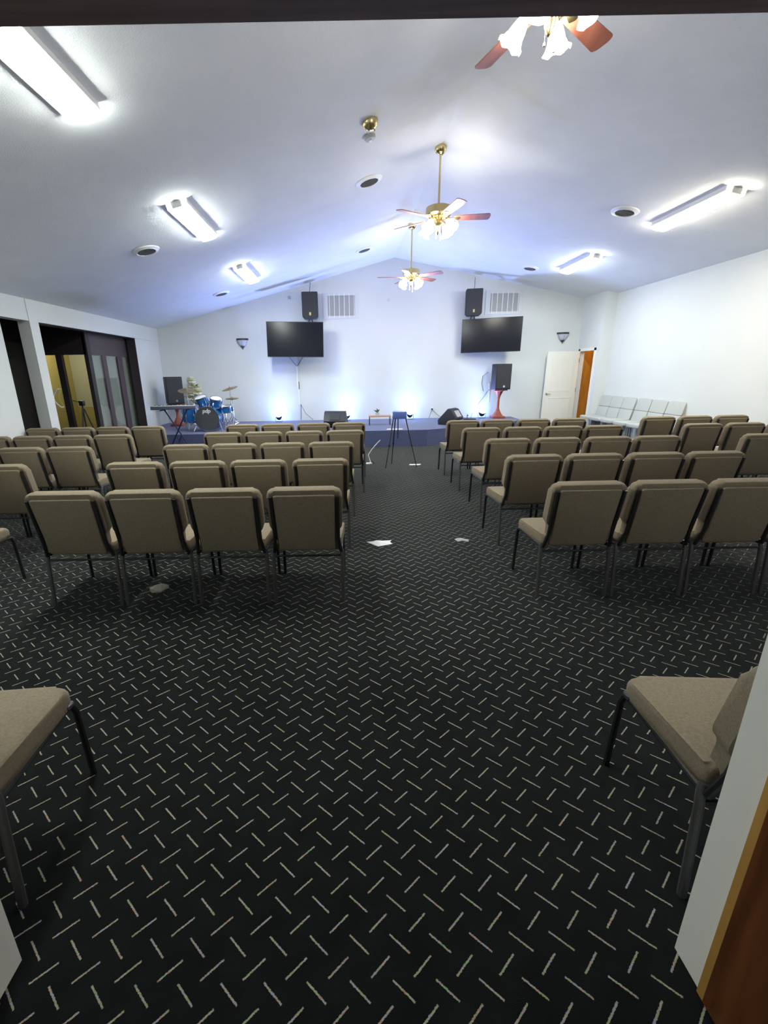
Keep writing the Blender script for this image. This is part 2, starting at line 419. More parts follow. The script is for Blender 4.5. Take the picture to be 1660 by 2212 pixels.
# doorway header, jambs and open leaves in the foreground
b = MB(); b.box(-DWL, DW, YF - 0.09, YF + 0.004, DH - 0.004, DH + 0.02); b.box(-DWL, DW, YF - 0.36, YF - 0.09, DH - 0.015, DH + 0.12)
struct(b.build('trim_3', M_DARKWD, smooth=0), 'dark brown door header across the top of the view', 'trim')
b = MB()
for s in (-1, 1):
    D_ = DW if s > 0 else DWL
    xa, xb = sorted((s * (D_ - 0.012), s * D_))
    b.box(xa, xb, YF - 0.09, YF + 0.002, 0, DH)
struct(b.build('trim_4', M_TRIMW, smooth=0), 'cream white door jambs beside the viewer', 'trim')
b = MB()
for s in (-1, 1):
    D_ = DW if s > 0 else DWL; xa, xb = sorted((s * (D_ - 0.020), s * D_)); b.box(xa, xb, YF - 0.115, YF - 0.09, 0, DH - 0.02)
struct(b.build('trim_5', M_TANWD, smooth=0), 'tan unfinished wood door stops', 'trim')
for i, s in enumerate((-1, 1)):
    D_ = DW if s > 0 else DWL; b = MB(); xa, xb = sorted((s * (D_ - 0.026), s * (D_ + 0.018))); b.box(xa, xb, YF - 1.03, YF - 0.115, 0.01, DH - 0.03)
    o = struct(b.build('door_%d' % (i + 1), M_DOORWD, smooth=0), 'stained brown entry door leaf swung open on the %s' % ('left', 'right')[i], 'door')
    b = MB(); xs = s * (D_ - 0.026)
    b.tube([(xs, -0.1, 1.0), (xs - s * 0.05, -0.1, 1.0), (xs - s * 0.05, 0.0, 1.0)], 0.01); b.build('door_handle', M_BRASS, o)
# entry hall behind the viewer
b = MB(); b.box(-2.2, -2.1, -2.5, YF - .09, 0, 2.5); b.box(2.1, 2.2, -2.5, YF - .09, 0, 2.5); b.box(-2.2, 2.2, -2.6, -2.5, 0, 2.5)
struct(b.build('wall_entry', M_FRONTW, smooth=0))
b = MB(); b.box(-2.2, 2.2, -2.6, YF - .09, 2.5, 2.56)
struct(b.build('ceiling_entry', M_WALL, smooth=0))

# ================================================================== STAGE
b = MB()
YS_ = YB - .003
pts = [(XL + .003, YS_), (XL + .003, 10.75), (-4.0, 9.75), (1.76, 9.78), (2.25, 10.0), (4.45, 11.35), (4.5, YS_)]
vs0 = [b.bm.verts.new((x, y, 0)) for x, y in pts]; vs1 = [b.bm.verts.new((x, y, ZS)) for x, y in pts]
b.bm.faces.new(vs1); b.bm.faces.new(vs0[::-1])
for i in range(len(pts)): b.bm.faces.new((vs0[i], vs0[(i + 1) % len(pts)], vs1[(i + 1) % len(pts)], vs1[i]))
st = b.build('stage', M_STAGE, smooth=0)
tag(st, 'low carpeted stage platform with angled front corners along the back wall', 'stage')

# ================================================================== CHAIRS
def round_outline(pts, r, n=4):
    """round each corner of an outline; r may be a list"""
    out = []; N = len(pts)
    for i, p in enumerate(pts):
        ri = r[i] if isinstance(r, (list, tuple)) else r
        P = Vector(p); A = Vector(pts[i - 1]); Bn = Vector(pts[(i + 1) % N])
        if ri <= 0: out.append(tuple(P)); continue
        a = P + (A - P).normalized() * min(ri, (A - P).length * .45); c = P + (Bn - P).normalized() * min(ri, (Bn - P).length * .45)
        for k in range(n + 1):
            t = k / n; out.append(tuple((1 - t) ** 2 * a + 2 * t * (1 - t) * P + t * t * c))
    return out

def make_chair():
    t = thing('banquet_chair', '', 'chair')
    # seat cushion: outline in x,y -> rotate prism
    MS = Matrix(((1, 0, 0, 0), (0, 0, 1, 0), (0, 1, 0, 0), (0, 0, 0, 1)))     # (x,y,z)->(x,z,y)
    b = MB(); o_ = round_outline([(-0.235, -0.21), (0.235, -0.21), (0.262, 0.23), (-0.262, 0.23)], [.03, .03, .07, .07], 5)
    b.prism(o_, 0.392, 0.468, M=MS, bev=0.026, seg=4)
    for v in b.bm.verts:                     # crown and waterfall front
        if v.co.z > 0.43:
            v.co.z += 0.012 * (1 - (v.co.x / 0.27) ** 2)
        if v.co.y > 0.15: v.co.z -= 0.022 * ((v.co.y - 0.15) / 0.08) ** 2
    b.build('seat', M_FABRIC, t, smooth=60)
    # backrest plane: local u=x, v up along lean
    lean = math.radians(11.5)
    B = T(0, -0.205, 0.40) @ Matrix.Rotation(lean, 4, 'X')
    b = MB()
    o_ = round_outline([(-0.205, 0.03), (-0.215, 0.15), (-0.250, 0.19), (-0.252, 0.468), (0.252, 0.468), (0.250, 0.19), (0.215, 0.15), (0.205, 0.03)],
                       [.02, .03, .03, .055, .055, .03, .03, .02], 5)
    b.prism(o_, -0.012, 0.055, M=B, bev=0.022, seg=4)
    b.build('backrest', M_FABRIC, t, smooth=60)
    b = MB()
    o_ = round_outline([(-0.195, 0.015), (-0.205, 0.438), (0.205, 0.438), (0.195, 0.015)], [.01, .02, .02, .01], 3)
    b.prism(o_, -0.032, -0.010, M=B, bev=0.006, seg=2)
    b.build('back_panel', M_FABRIC, t, smooth=50)
    for s in (-1, 1):
        b = MB(); b.tube([B @ Vector((s * 0.236, -0.018, -0.01)), B @ Vector((s * 0.220, -0.024, 0.10)), B @ Vector((s * 0.222, -0.024, 0.43))], 0.0125)
        b.build('back_upright', M_BLACKM, t)
    b = MB(); b.box(-0.21, 0.21, -0.17, 0.19, 0.378, 0.393); b.build('seat_pan', M_BLACKM, t, smooth=0)
    for s in (-1, 1):
        b = MB(); b.tube([(s * 0.238, 0.225, 0.375), (s * 0.238, -0.19, 0.385)], 0.011); b.build('seat_rail', M_BLACKM, t)
        b = MB(); b.tube([(s * 0.246, 0.245, 0.0), (s * 0.242, 0.232, 0.33), (s * 0.240, 0.215, 0.372), (s * .238, .18, .378)], 0.0125); b.build('leg', M_BLACKM, t)  # front legs in black: shade under the seat put into the colour
        b = MB(); b.tube([(s * 0.246, -0.240, 0.0), (s * 0.246, -0.215, 0.34), (s * 0.243, -0.205, 0.385), (s * .236, -.20, .41)], 0.0135); b.build('leg', M_FRAME, t)
    b = MB(); b.tube([(-0.244, -0.213, 0.352), (0.244, -0.213, 0.352)], 0.008); b.build('stretcher', M_BLACKM, t)
    return t

chair0 = make_chair()
used = [False]
def put_chair(x, y, rz, label, group):
    if not used[0]:
        o = chair0; used[0] = True
    else: o = copy_tree(chair0)
    o.location = (x, y, 0); o.rotation_euler = (0, 0, math.radians(rz))
    o['label'] = label
    if group: o['group'] = group
    elif 'group' in o: del o['group']
    return o
ROWN = ['nearest row', 'second row from the viewer', 'middle row', 'fourth row from the viewer', 'row closest to the stage']
ROWY = [3.11, 4.12, 5.12, 6.13, 7.08]
CL = [[-1.91, -1.38, -0.84, -0.30], [-1.90, -1.34, -0.80, -0.25], [-1.80, -1.26, -0.73, -0.19], [-1.66, -1.12, -0.58, -0.04], [-1.62, -1.08, -0.53, 0.01]]
CRt = [[1.60, 2.14, 2.68, 3.23], [1.65, 2.19, 2.73, 3.26], [1.77, 2.32, 2.88, 3.42], [1.77, 2.32, 2.86, 3.39], [1.77, 2.30, 2.85, 3.40]]
OL = [[-2.97], [-3.11, -3.64], [-3.09, -3.62, -4.15], [-3.12, -3.655, -4.19, -4.725-.003], [-3.07, -3.605, -4.14, -4.68]]
OR = [[], [], [4.62, 5.17], [4.71, 5.27, 5.83], [4.765, 5.325, 5.885]]
ORD = ['beside the aisle', 'second from the aisle', 'third from the aisle', 'fourth from the aisle']
OUT = ['at its inner end', 'second from its inner end', 'third from its inner end', 'outermost at the wall']
for r_ in range(5):
    for i, x in enumerate(sorted(CL[r_], reverse=True)):
        put_chair(x, ROWY[r_], random.uniform(-0.6, 0.6), 'brown fabric chair left of the aisle, %s, %s' % (ROWN[r_], ORD[i]), 'chairs in the left centre block')
    for i, x in enumerate(sorted(CRt[r_])):
        put_chair(x, ROWY[r_], random.uniform(-0.6, 0.6), 'brown fabric chair right of the aisle, %s, %s' % (ROWN[r_], ORD[i]), 'chairs in the right centre block')
    for i, x in enumerate(sorted(OL[r_], reverse=True)):
        put_chair(x, ROWY[r_], random.uniform(-0.7, 0.7), 'brown chair of far left block, %s, %s' % (ROWN[r_], OUT[i]), 'chairs in the far left block')
    for i, x in enumerate(sorted(OR[r_])):
        put_chair(x, ROWY[r_], random.uniform(-0.7, 0.7), 'brown chair of far right block, %s, %s' % (ROWN[r_], OUT[i]), 'chairs in the far right block')
put_chair(-1.32, 1.185, 5, 'brown chair in the foreground against the entry wall, left of the doorway', 'chairs beside the doorway')
put_chair(1.285, 1.185, -4, 'brown chair in the foreground against the entry wall, right of the doorway', 'chairs beside the doorway')

# light grey chairs along the right wall
def make_grey_chair():
    t = thing('side_chair', '', 'chair')     # faces +Y locally
    MS = Matrix(((1, 0, 0, 0), (0, 0, 1, 0), (0, 1, 0, 0), (0, 0, 0, 1)))
    b = MB(); b.prism(round_outline([(-0.215, -0.20), (0.215, -0.20), (0.22, 0.27), (-0.22, 0.27)], [.03, .03, .07, .07], 4), 0.40, 0.475, M=MS, bev=0.022, seg=3); b.build('seat', M_GREYF, t, smooth=60)
    B = T(0, -0.18, 0.42) @ Matrix.Rotation(math.radians(13), 4, 'X')
    b = MB(); b.prism(round_outline([(-.205, 0.03), (-.21, .27), (.21, .27), (.205, .03)], .02, 3), -0.01, 0.05, M=B, bev=0.015, seg=3)
    b.build('lower_back_pad', M_GREYF, t, smooth=60)
    b = MB(); b.prism(round_outline([(-.21, 0.275), (-.205, .54), (.205, .54), (.21, .275)], [.01, .05, .05, .01], 4), -0.01, 0.045, M=B, bev=0.015, seg=3)
    b.build('upper_back_pad', M_GREYF, t, smooth=60)
    b = MB(); b.prism(round_outline([(-.216, 0.02), (-.212, .545), (.212, .545), (.216, .02)], [.01, .05, .05, .01], 4), -0.03, -0.005, M=B, bev=0.005); b.build('back_shell', M_BEIGE, t, smooth=60)
    for s in (-1, 1):
        for yy in (-0.19, 0.22):
            b = MB(); b.tube([(s * .20, yy, 0), (s * .20, yy * .9, .40)], .013); b.build('leg', M_GREYMET, t)
        b = MB(); b.tube([(s * .20, -.18, .39), (s * .20, .2, .39)], .011); b.build('seat_rail', M_GREYMET, t)
    return t
g0 = make_grey_chair()
GL = ['nearest the viewer', 'second from the viewer', 'third from the viewer', 'third from the stage door', 'second from the stage door', 'nearest the stage door']
for i, y in enumerate((8.66, 9.15, 9.63, 10.14, 10.61, 11.07)):
    o = g0 if i == 0 else copy_tree(g0)
    o.location = (6.13, y, 0); o.rotation_euler = (0, 0, math.radians(90 + (5, 4, 3, 4, 3, 2)[i]))
    o['label'] = 'light grey padded chair along the right wall, ' + GL[i]; o['group'] = 'light grey chairs along the right wall'

# ================================================================== CEILING LIGHTS
def fluor(x, y, z, slope_deg, M, label, L=1.24):
    t = thing('ceiling_light', label, 'light', (x, y, z), 0, 'fluorescent ceiling lights')
    t.rotation_euler = (0, math.radians(slope_deg), 0)
    b = MB(); b.box(-0.12, 0.12, -L / 2, L / 2, -0.03, 0.0); b.box(-0.128, -0.120, -L / 2, L / 2, -0.058, 0.0); b.box(0.120, 0.128, -L / 2, L / 2, -0.058, 0.0); b.build('housing', M_WHITE, t, smooth=0)
    b = MB()
    prof = [(-0.119, -0.035), (-0.119, -0.058), (-0.105, -0.078), (-0.07, -0.086), (0.07, -0.086), (0.105, -0.078), (0.119, -0.058), (0.119, -0.035)]
    b.prism(prof, -L / 2, L / 2); b.build('diffuser', M, t, smooth=50)
    for s in (-1, 1):
        b = MB(); b.box(-0.06, 0.06, s * (L / 2 + 0.012) - 0.006, s * (L / 2 + 0.012) + 0.006, -0.07, 0.0); b.build('end_cap', M_GREYPL, t, smooth=0)
    return t
for i, (y, lb) in enumerate(((3.42, 'long lit fluorescent light at upper left, nearest the viewer'), (6.54, 'middle lit fluorescent light on the left ceiling slope'), (9.68, 'small distant fluorescent light on left slope near the stage'))):
    fluor(-1.95, y, zceil(-1.95), -math.degrees(math.atan(SL)), M_TUBE, lb)
for i, (y, M, lb) in enumerate(((6.78, M_TUBEW, 'warm lit fluorescent light on the right ceiling slope'), (9.80, M_TUBE, 'distant fluorescent light on right slope near the stage'))):
    fluor(4.70, y, zceil(4.70), math.degrees(math.atan(SR)), M, lb, 1.36 if i == 0 else 1.24)

# ceiling fans
def make_fan(drop=0.0, srot=45):
    t = thing('ceiling_fan', '', 'fan')     # origin at ridge
    b = MB(); b.lathe([(0.0, 0.02), (0.075, 0.02), (0.078, -0.02), (0.065, -0.055), (0.03, -0.085), (0.0, -0.09)]); b.build('canopy', M_BRASS, t)
    b = MB(); b.tube([(0, 0, -0.07), (0, 0, -0.66 - drop)], 0.0135, 12); b.build('downrod', M_BRASS, t)
    DR = T(0, 0, -drop)
    b = MB(); b.lathe([(0.0, -0.61), (0.03, -0.62), (0.045, -0.64), (0.14, -0.648), (0.165, -0.660), (0.168, -0.745), (0.15, -0.765), (0.08, -0.79), (0.0, -0.79)], 32, M=DR)
    mh = b.build('motor_housing', M_BRASS, t)
    b = MB(); b.lathe([(0, -0.78), (0.055, -0.785), (0.05, -0.805), (0.07, -0.815), (0.07, -0.845), (0.035, -0.875), (0.03, -0.93), (0.012, -0.965), (0.0, -0.98)], M=DR); b.build('light_kit', M_BRASS, t)
    for k in range(4):
        A = DR @ R(srot + 90 * k) @ T(0.075, 0, -0.815)
        b = MB(); b.tube([A @ Vector((-.02, 0, .01)), A @ Vector((0.03, 0, 0.02)), A @ Vector((0.055, 0, 0.0))], 0.01)
        b.lathe([(0, .02), (.024, .015), (.026, -.02), (0, -.02)], 12, M=A @ T(.06, 0, -.01) @ R(-38, 'Y')); b.build('lamp_arm', M_BRASS, t)
        S = A @ T(0.07, 0, -0.02) @ R(-38, 'Y')
        b = MB(); b.lathe([(0.026, 0.0), (0.036, -0.02), (0.046, -0.055), (0.052, -0.085), (0.066, -0.115), (0.084, -0.138)], 36, M=S, wob=0.07, wn=6, caps=False); b.build('lamp_shade', M_SHADE, t, smooth=80)
    for k in range(2):
        b = MB(); b.tube([(0.03 - .06 * k, -.02, -0.86 - drop), (0.032 - .06 * k, -.02, -1.04 + .03 * k - drop)], 0.0016, 5); b.lathe([(0, .012), (.007, .004), (.007, -.01), (0, -.016)], 10, M=DR @ T(.032 - .06 * k, -.02, -1.05 + .03 * k)); b.build('pull_chain', M_BRASS, t)
    return t
def add_blades(t, ang, drop):
    for k in range(5):
        Bk = R(ang + 72 * k) @ T(0, 0, -0.785 - drop) @ R(-12, 'X')
        b = MB(); MS = Matrix(((1, 0, 0, 0), (0, 0, 1, 0), (0, 1, 0, 0), (0, 0, 0, 1)))
        b.prism(round_outline([(0.20, -0.055), (0.655, -0.07), (0.675, -0.04), (0.675, 0.04), (0.655, 0.07), (0.20, 0.055)], [.02, .012, .02, .02, .012, .02], 3), -0.004, 0.004, M=Bk @ MS)
        bl = b.build('blade', M_BLADE, t)
        b = MB(); b.tube([Bk @ Vector((.10, 0, .0)), Bk @ Vector((.16, 0.0, -.012)), Bk @ Vector((.22, 0, -.008))], [0.012, 0.016, 0.01])
        b.prism(round_outline([(0.17, -0.01), (0.27, -0.035), (0.29, 0.0), (0.27, 0.035), (0.17, 0.01)], .01, 2), -0.010, -0.005, M=Bk @ MS); b.build('blade_bracket', M_BRASS, bl)
for (x, y, a, drop, sr_, lb) in ((1.24, 3.32, 38, -0.14, 55, 'nearest brass ceiling fan cut off by the dark header, glass shades lit'), (1.25, 6.68, -4, 0.01, 45, 'middle ceiling fan on a long brass rod with lit glass shades'), (1.32, 9.75, 36, 0.13, 40, 'farthest ceiling fan hanging near the stage wall with lit shades')):
    f_ = make_fan(drop, sr_); f_.location = (x, y, ZRG - 0.01); f_['label'] = lb; f_['group'] = 'ceiling fans along the ridge'
    add_blades(f_, a, drop)

# round ceiling diffusers
def ceil_rot(x): return (0, math.radians(-math.degrees(math.atan(SL)) if x < XRG else math.degrees(math.atan(SR))), 0)
for i, (x, y, lb) in enumerate(((0.35, 7.08, 'round ceiling vent left of the middle fan'), (-2.83, 7.07, 'round ceiling vent left of the middle left light'), (0.42, 10.66, 'round ceiling vent near the farthest fan'),
                                (-2.76, 10.73, 'round ceiling vent in the far left of the ceiling'), (4.07, 7.31, 'round ceiling vent beside the warm right light'), (4.11, 10.85, 'round ceiling vent near the far right light'))):
    t = thing('ceiling_vent', lb, 'vent', (x, y, zceil(x)), 0, 'round ceiling vents'); t.rotation_euler = ceil_rot(x)
    b = MB(); b.lathe([(0.125, -0.022), (0.135, -0.028), (0.185, -0.012), (0.19, 0.0), (0.125, 0.0)], 36, caps=False); b.build('rim', M_WHITE, t)
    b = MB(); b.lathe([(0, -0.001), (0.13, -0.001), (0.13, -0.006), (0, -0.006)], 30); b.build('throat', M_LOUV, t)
    b = MB()
    for k in range(7):
        yy = -0.105 + 0.035 * k; hx = math.sqrt(max(0.0001, 0.127 ** 2 - yy ** 2))
        b.box(-hx, hx, -0.011, 0.011, -0.001, 0.001, M=T(0, yy, -0.017) @ R(40, 'X'))
    b.build('louvers', M_GREYPL, t, smooth=0)
# brass ceiling dome and smoke detector
t = thing('brass_ceiling_mount', 'polished brass dome mount on the ceiling above the aisle', 'mount', (0.29, 5.55, zceil(.29))); t.rotation_euler = ceil_rot(0)
b = MB(); b.lathe([(0, 0), (0.085, 0), (0.085, -0.015), (0.07, -0.05), (0.04, -0.075), (0, -0.08)]); b.build('dome', M_BRASS, t)
for s in (-1, 1):
    b = MB(); b.lathe([(0, -.07), (.008, -.075), (.008, -.09), (0, -.095)], 10, M=T(.03 * s, 0, 0)); b.build('screw', M_CHROME, t)
t = thing('smoke_detector', 'round white smoke detector beside the brass ceiling dome', 'detector', (0.30, 5.85, zceil(.30))); t.rotation_euler = ceil_rot(0)
b = MB(); b.lathe([(0, 0), (0.065, 0), (0.065, -0.02), (0.055, -0.035), (0.0, -0.04)]); b.build('body', M_GREYPL, t)
b = MB(); b.lathe([(0, -.038), (.02, -.038), (.018, -.05), (0, -.052)], 16); b.build('sensor', M_WHITE, t)

# ================================================================== BACK WALL FIXTURES
def tv(x0, x1, z0, z1, rz, label, yc=YB - 0.13, roll=0.0):
    w_, h_ = (x1 - x0) / math.cos(math.radians(rz)), z1 - z0
    t = thing('television', label, 'television', ((x0 + x1) / 2, yc, (z0 + z1) / 2), rz, 'wall televisions'); t.rotation_euler[1] = math.radians(roll)
    b = MB(); b.box(-w_ / 2, w_ / 2, -0.03, 0.02, -h_ / 2, h_ / 2, bev=0.006); b.build('bezel', M_BLKPL, t)
    b = MB(); b.box(-w_ / 2 + .012, w_ / 2 - .012, -0.033, -0.03, -h_ / 2 + .02, h_ / 2 - .012); b.build('screen', M_SCREEN, t, smooth=0)
    b = MB(); b.box(-.02, .02, -0.034, -.028, -h_ / 2 - .008, -h_ / 2 + .004); b.build('logo_tab', M_GREYPL, t, smooth=0)
    b = MB(); b.box(-.2, .2, 0.02, .05, -.15, .15); IR = Matrix.Rotation(-math.radians(rz), 4, 'Z'); dw = YB - yc
    b.tube([(0, .03, 0), IR @ Vector((.18, dw * .55, 0)), IR @ Vector((0, dw - .02, 0))], .02); b.box(-.1, .1, dw - .03, dw - .005, -.12, .12, M=IR); b.build('wall_bracket', M_BLACKM, t, smooth=0)
tv(-1.985, -0.575, 2.0, 2.83, 2.5, 'flat black television on the back wall left of centre', 11.78, 1.2)
tv(3.0, 4.36, 2.035, 2.85, -21.5, 'flat black television on the back wall right of centre', 11.93)

def wall_speaker(x, z0, z1, rz, label, cab):
    h = z1 - z0; t = thing('wall_speaker', label, 'speaker', (x, YB - 0.22, z0), rz, 'speakers hung on the back wall')
    b = MB(); w_ = 0.20
    b.prism(round_outline([(-w_ + .05, 0), (w_ - .05, 0), (w_, .05), (w_, h), (-w_, h), (-w_, .05)], [.02] * 6, 2), -0.14, 0.12, bev=.008); b.build('cabinet', M_BLKPL, t)
    b = MB(); b.prism([(-w_ + .06, .02), (w_ - .06, .02), (w_ - .02, .065), (w_ - .02, h - .02), (-w_ + .02, h - .02), (-w_ + .02, .065)], -0.148, -0.14); b.build('grille', M_GRILL, t, smooth=0)
    b = MB(); b.prism(round_outline([(-.022, .075), (.022, .075), (.022, .145), (-.022, .145)], .012, 3), -0.153, -0.148); b.build('badge', mat('gold_badge', (0.65, 0.55, 0.18), 0.4), t)
    b = MB(); b.tube([(-.03, 0, 0), (-.05, .06, -.06), (-.05, .20, -.08)], .013); b.tube([(.03, 0, 0), (.05, .06, -.05), (.0, .20, -.08)], .013); b.build('bracket', M_BLACKM, t)
    b = MB(); b.tube([(cab, .03, h), (cab + .01, .08, h + .12), (cab + .02, .17, h + .25), (cab + .02, .2, h + .3)], .006, 6); b.build('cable', M_CORD, t)
wall_speaker(-0.90, 2.92, 3.54, 2, 'black speaker hung on back wall above the left television', 0.0)
wall_speaker(3.24, 2.92, 3.54, -9, 'black speaker hung on back wall above the right television', 0.0)

M_GRF = mat('grille_frame_paint', (0.66, 0.67, 0.68), 0.5)
for (x0, x1, z0, z1, lb) in ((-0.58, 0.34, 2.94, 3.56, 'white return air grille beside the left wall speaker'), (3.60, 4.56, 2.97, 3.54, 'white return air grille beside the right wall speaker')):
    t = thing('return_air_grille', lb, 'vent', ((x0 + x1) / 2, YB, z0), 0, 'return air grilles'); w_ = (x1 - x0) / 2; h = z1 - z0
    b = MB(); b.box(-w_, w_, -.02, 0, 0, .07); b.box(-w_, w_, -.02, 0, h - .07, h); b.box(-w_, -w_ + .12, -.02, 0, 0.07, h - .07); b.box(w_ - .10, w_, -.02, 0, .07, h - .07); b.build('frame', M_GRF, t, smooth=0)
    b = MB(); b.box(-w_ + .12, w_ - .10, -.006, -.001, .07, h - .07); b.build('duct_opening', M_GREYPL, t, smooth=0)
    for k in range(6):
        xx = -w_ + .16 + k * (2 * w_ - .28) / 5
        b = MB(); b.box(xx - .008, xx + .008, -.026, -.006, .02, h - .02); b.build('bar', M_WHITE, t, smooth=0)
    b = MB(); n = 16
    for k in range(n):
        zz = .08 + k * (h - .16) / (n - 1); b.box(-w_ + .12, w_ - .10, -.016, -.012, zz - .006, zz + .006)
    b.build('louvers', M_GREYPL, t, smooth=0)

for (x, lb) in ((-2.73, 'bowl sconce on back wall left of the left television'), (5.69, 'bowl sconce on back wall above the open white door')):
    t = thing('wall_sconce', lb, 'sconce', (x, YB, 2.40), 0, 'wall sconces')
    half = []
    b = MB(); b.lathe([(0.0, -0.10), (0.05, -0.095), (0.10, -0.05), (0.135, 0.02), (0.145, 0.07)], 24, M=T(0, -.005, 0), sy=0.8, caps=False); b.build('glass_bowl', M_FROST, t)
    b = MB(); b.lathe([(0.142, 0.06), (0.158, 0.065), (0.158, 0.105), (0.146, 0.105)], 28, M=T(0, -.005, 0), sy=0.8, caps=False); b.build('rim', M_BRONZE, t)
    b = MB(); b.lathe([(0, -.17), (.008, -.16), (.012, -.13), (.04, -.11), (.055, -.09), (0, -.08)], 14, M=T(0, -.03, 0)); b.build('finial', M_BRONZE, t)
    for k in range(3):
        a = math.radians(-150 + 60 * k); b = MB(); b.tube([(.145 * math.cos(a), .116 * math.sin(a), .07), (.137 * math.cos(a), .11 * math.sin(a), .02), (.10 * math.cos(a), .08 * math.sin(a), -.05), (.05 * math.cos(a), .04 * math.sin(a), -.097)], .005, 5); b.build('rib', M_BRONZE, t)
t = thing('wall_sensor', 'small grey sensor box high on back wall left of the speaker', 'sensor', (-1.44, YB, 3.43))
b = MB(); b.box(-.035, .035, -.04, 0, 0, .07, bev=.006); b.build('body', M_GREYPL, t); b = MB(); b.box(-.02, .02, -.03, 0, -.05, -.01); b.build('mount', M_WHITE, t)
t = thing('wall_plate', 'tiny white plate high in the middle of the back wall', 'plate', (1.10, YB, 3.33))
b = MB(); b.box(-.03, .03, -.012, 0, 0, .07, bev=.004); b.build('plate', mat('plate_grey', (.6, .6, .62), .5), t)

# open white door leaf against the back wall
b = MB(); b.box(0, -0.86, -0.02, 0.02, 0.015, 2.03)
o = struct(b.build('door_3', M_TRIMW, smooth=0), 'white two-panel side door standing open against the back wall', 'door')
o.location = (6.13, 12.20, 0); o.rotation_euler = (0, 0, math.radians(3))
for (za, zb) in ((1.02, 1.88), (0.2, 0.86)):
    b = MB()
    for (xa, xb, z0, z1) in ((-.72, -.14, za, za + .02), (-.72, -.14, zb - .02, zb), (-.72, -.70, za, zb), (-.16, -.14, za, zb)): b.box(xa, xb, -.026, -.02, z0, z1)
    b.build('panel_moulding', M_TRIMW, o, smooth=0)
b = MB(); b.lathe([(0, 0), (.028, 0), (.028, .01), (0, .012)], 18, M=T(-.79, -.02, .96) @ R(90, 'X')); b.tube([(-.79, -.03, .96), (-.79, -.07, .96), (-.70, -.075, .955)], .009); b.build('door_handle', M_BRASS, o)
for z in (.25, 1.05, 1.80):
    b = MB(); b.tube([(-.005, -.028, z - .05), (-.005, -.028, z + .05)], .008); b.build('hinge', M_GREYMET, o)
# added fill lamp, out of view, to light the closet panelling
t = thing('closet_fill_lamp', 'added warm fill lamp out of view beyond the side doorway', 'lamp', (6.44, 11.85, 2.4))
b = MB(); b.lathe([(0, 0), (.10, 0), (.10, -.02), (.07, -.06), (0, -.075)], 20); b.build('globe', mat('closet_fill_globe', (.9, .85, .7), .5, emis=(1, .8, .5), estr=7), t)
t = thing('booth_fill_lamp', 'added fill lamp on the ceiling inside the glass booth', 'lamp', (-6.3, 10.6, 2.75))  # added lamp, not a seen fixture, brightens the booth interior
b = MB(); b.lathe([(0, 0), (.14, 0), (.14, -.02), (.10, -.06), (0, -.08)], 20); b.build('globe', mat('booth_fill_globe', (.9, .85, .7), .5, emis=(1, .88, .6), estr=75), t)

# ================================================================== STAGE GEAR
def pedestal(x, y, z, label, h=0.72):
    t = thing('wooden_pedestal', label, 'pedestal', (x, y, z), 0, 'turned wooden pedestals')
    b = MB(); b.box(-.16, .16, -.16, .16, 0, .06, bev=.008); b.build('base', M_REDWD, t)
    b = MB(); b.lathe([(.16, .06), (.12, .10), (.075, .17), (.045, .23), (.035, .28), (.033, h - .24), (.045, h - .18), (.075, h - .12), (.11, h - .05), (.15, h - .03)], 8); b.build('column', M_REDWD, t, smooth=30)
    b = MB(); b.box(-.17, .17, -.16, .16, h - .03, h, bev=.006); b.build('top', M_REDWD, t)
def floor_speaker(x, y, z, w_, h, rz, label, logo='round'):
    t = thing('loudspeaker', label, 'speaker', (x, y, z), rz, 'loudspeakers standing on pedestals')
    b = MB(); b.prism(round_outline([(-w_ / 2, 0), (w_ / 2, 0), (w_ / 2, h), (-w_ / 2, h)], .015, 2), -.15, .15, bev=.008); b.build('cabinet', M_BLKPL, t)
    b = MB(); b.box(-w_ / 2 + .02, w_ / 2 - .02, -.158, -.15, .03, h - .03); b.build('grille', M_GRILL, t, smooth=0)
    b = MB(); b.lathe([(0, 0), (.028, 0), (.028, .006), (0, .006)], 16, M=T(0.02, -.158, .08) @ R(90, 'X')); b.build('badge', M_CHROME, t)
pedestal(4.02, 12.0, ZS, 'red-brown turned wooden pedestal holding speaker at right of stage', 0.745)
floor_speaker(4.03, 11.95, ZS + .745, .41, .64, 5, 'black loudspeaker on wooden pedestal at right of stage')
pedestal(-4.38, 11.55, ZS, 'wooden pedestal under the speaker in the left stage corner', 0.56)
floor_speaker(-4.38, 11.5, ZS + .56, .40, .66, 30, 'black loudspeaker on pedestal behind the drums at left')

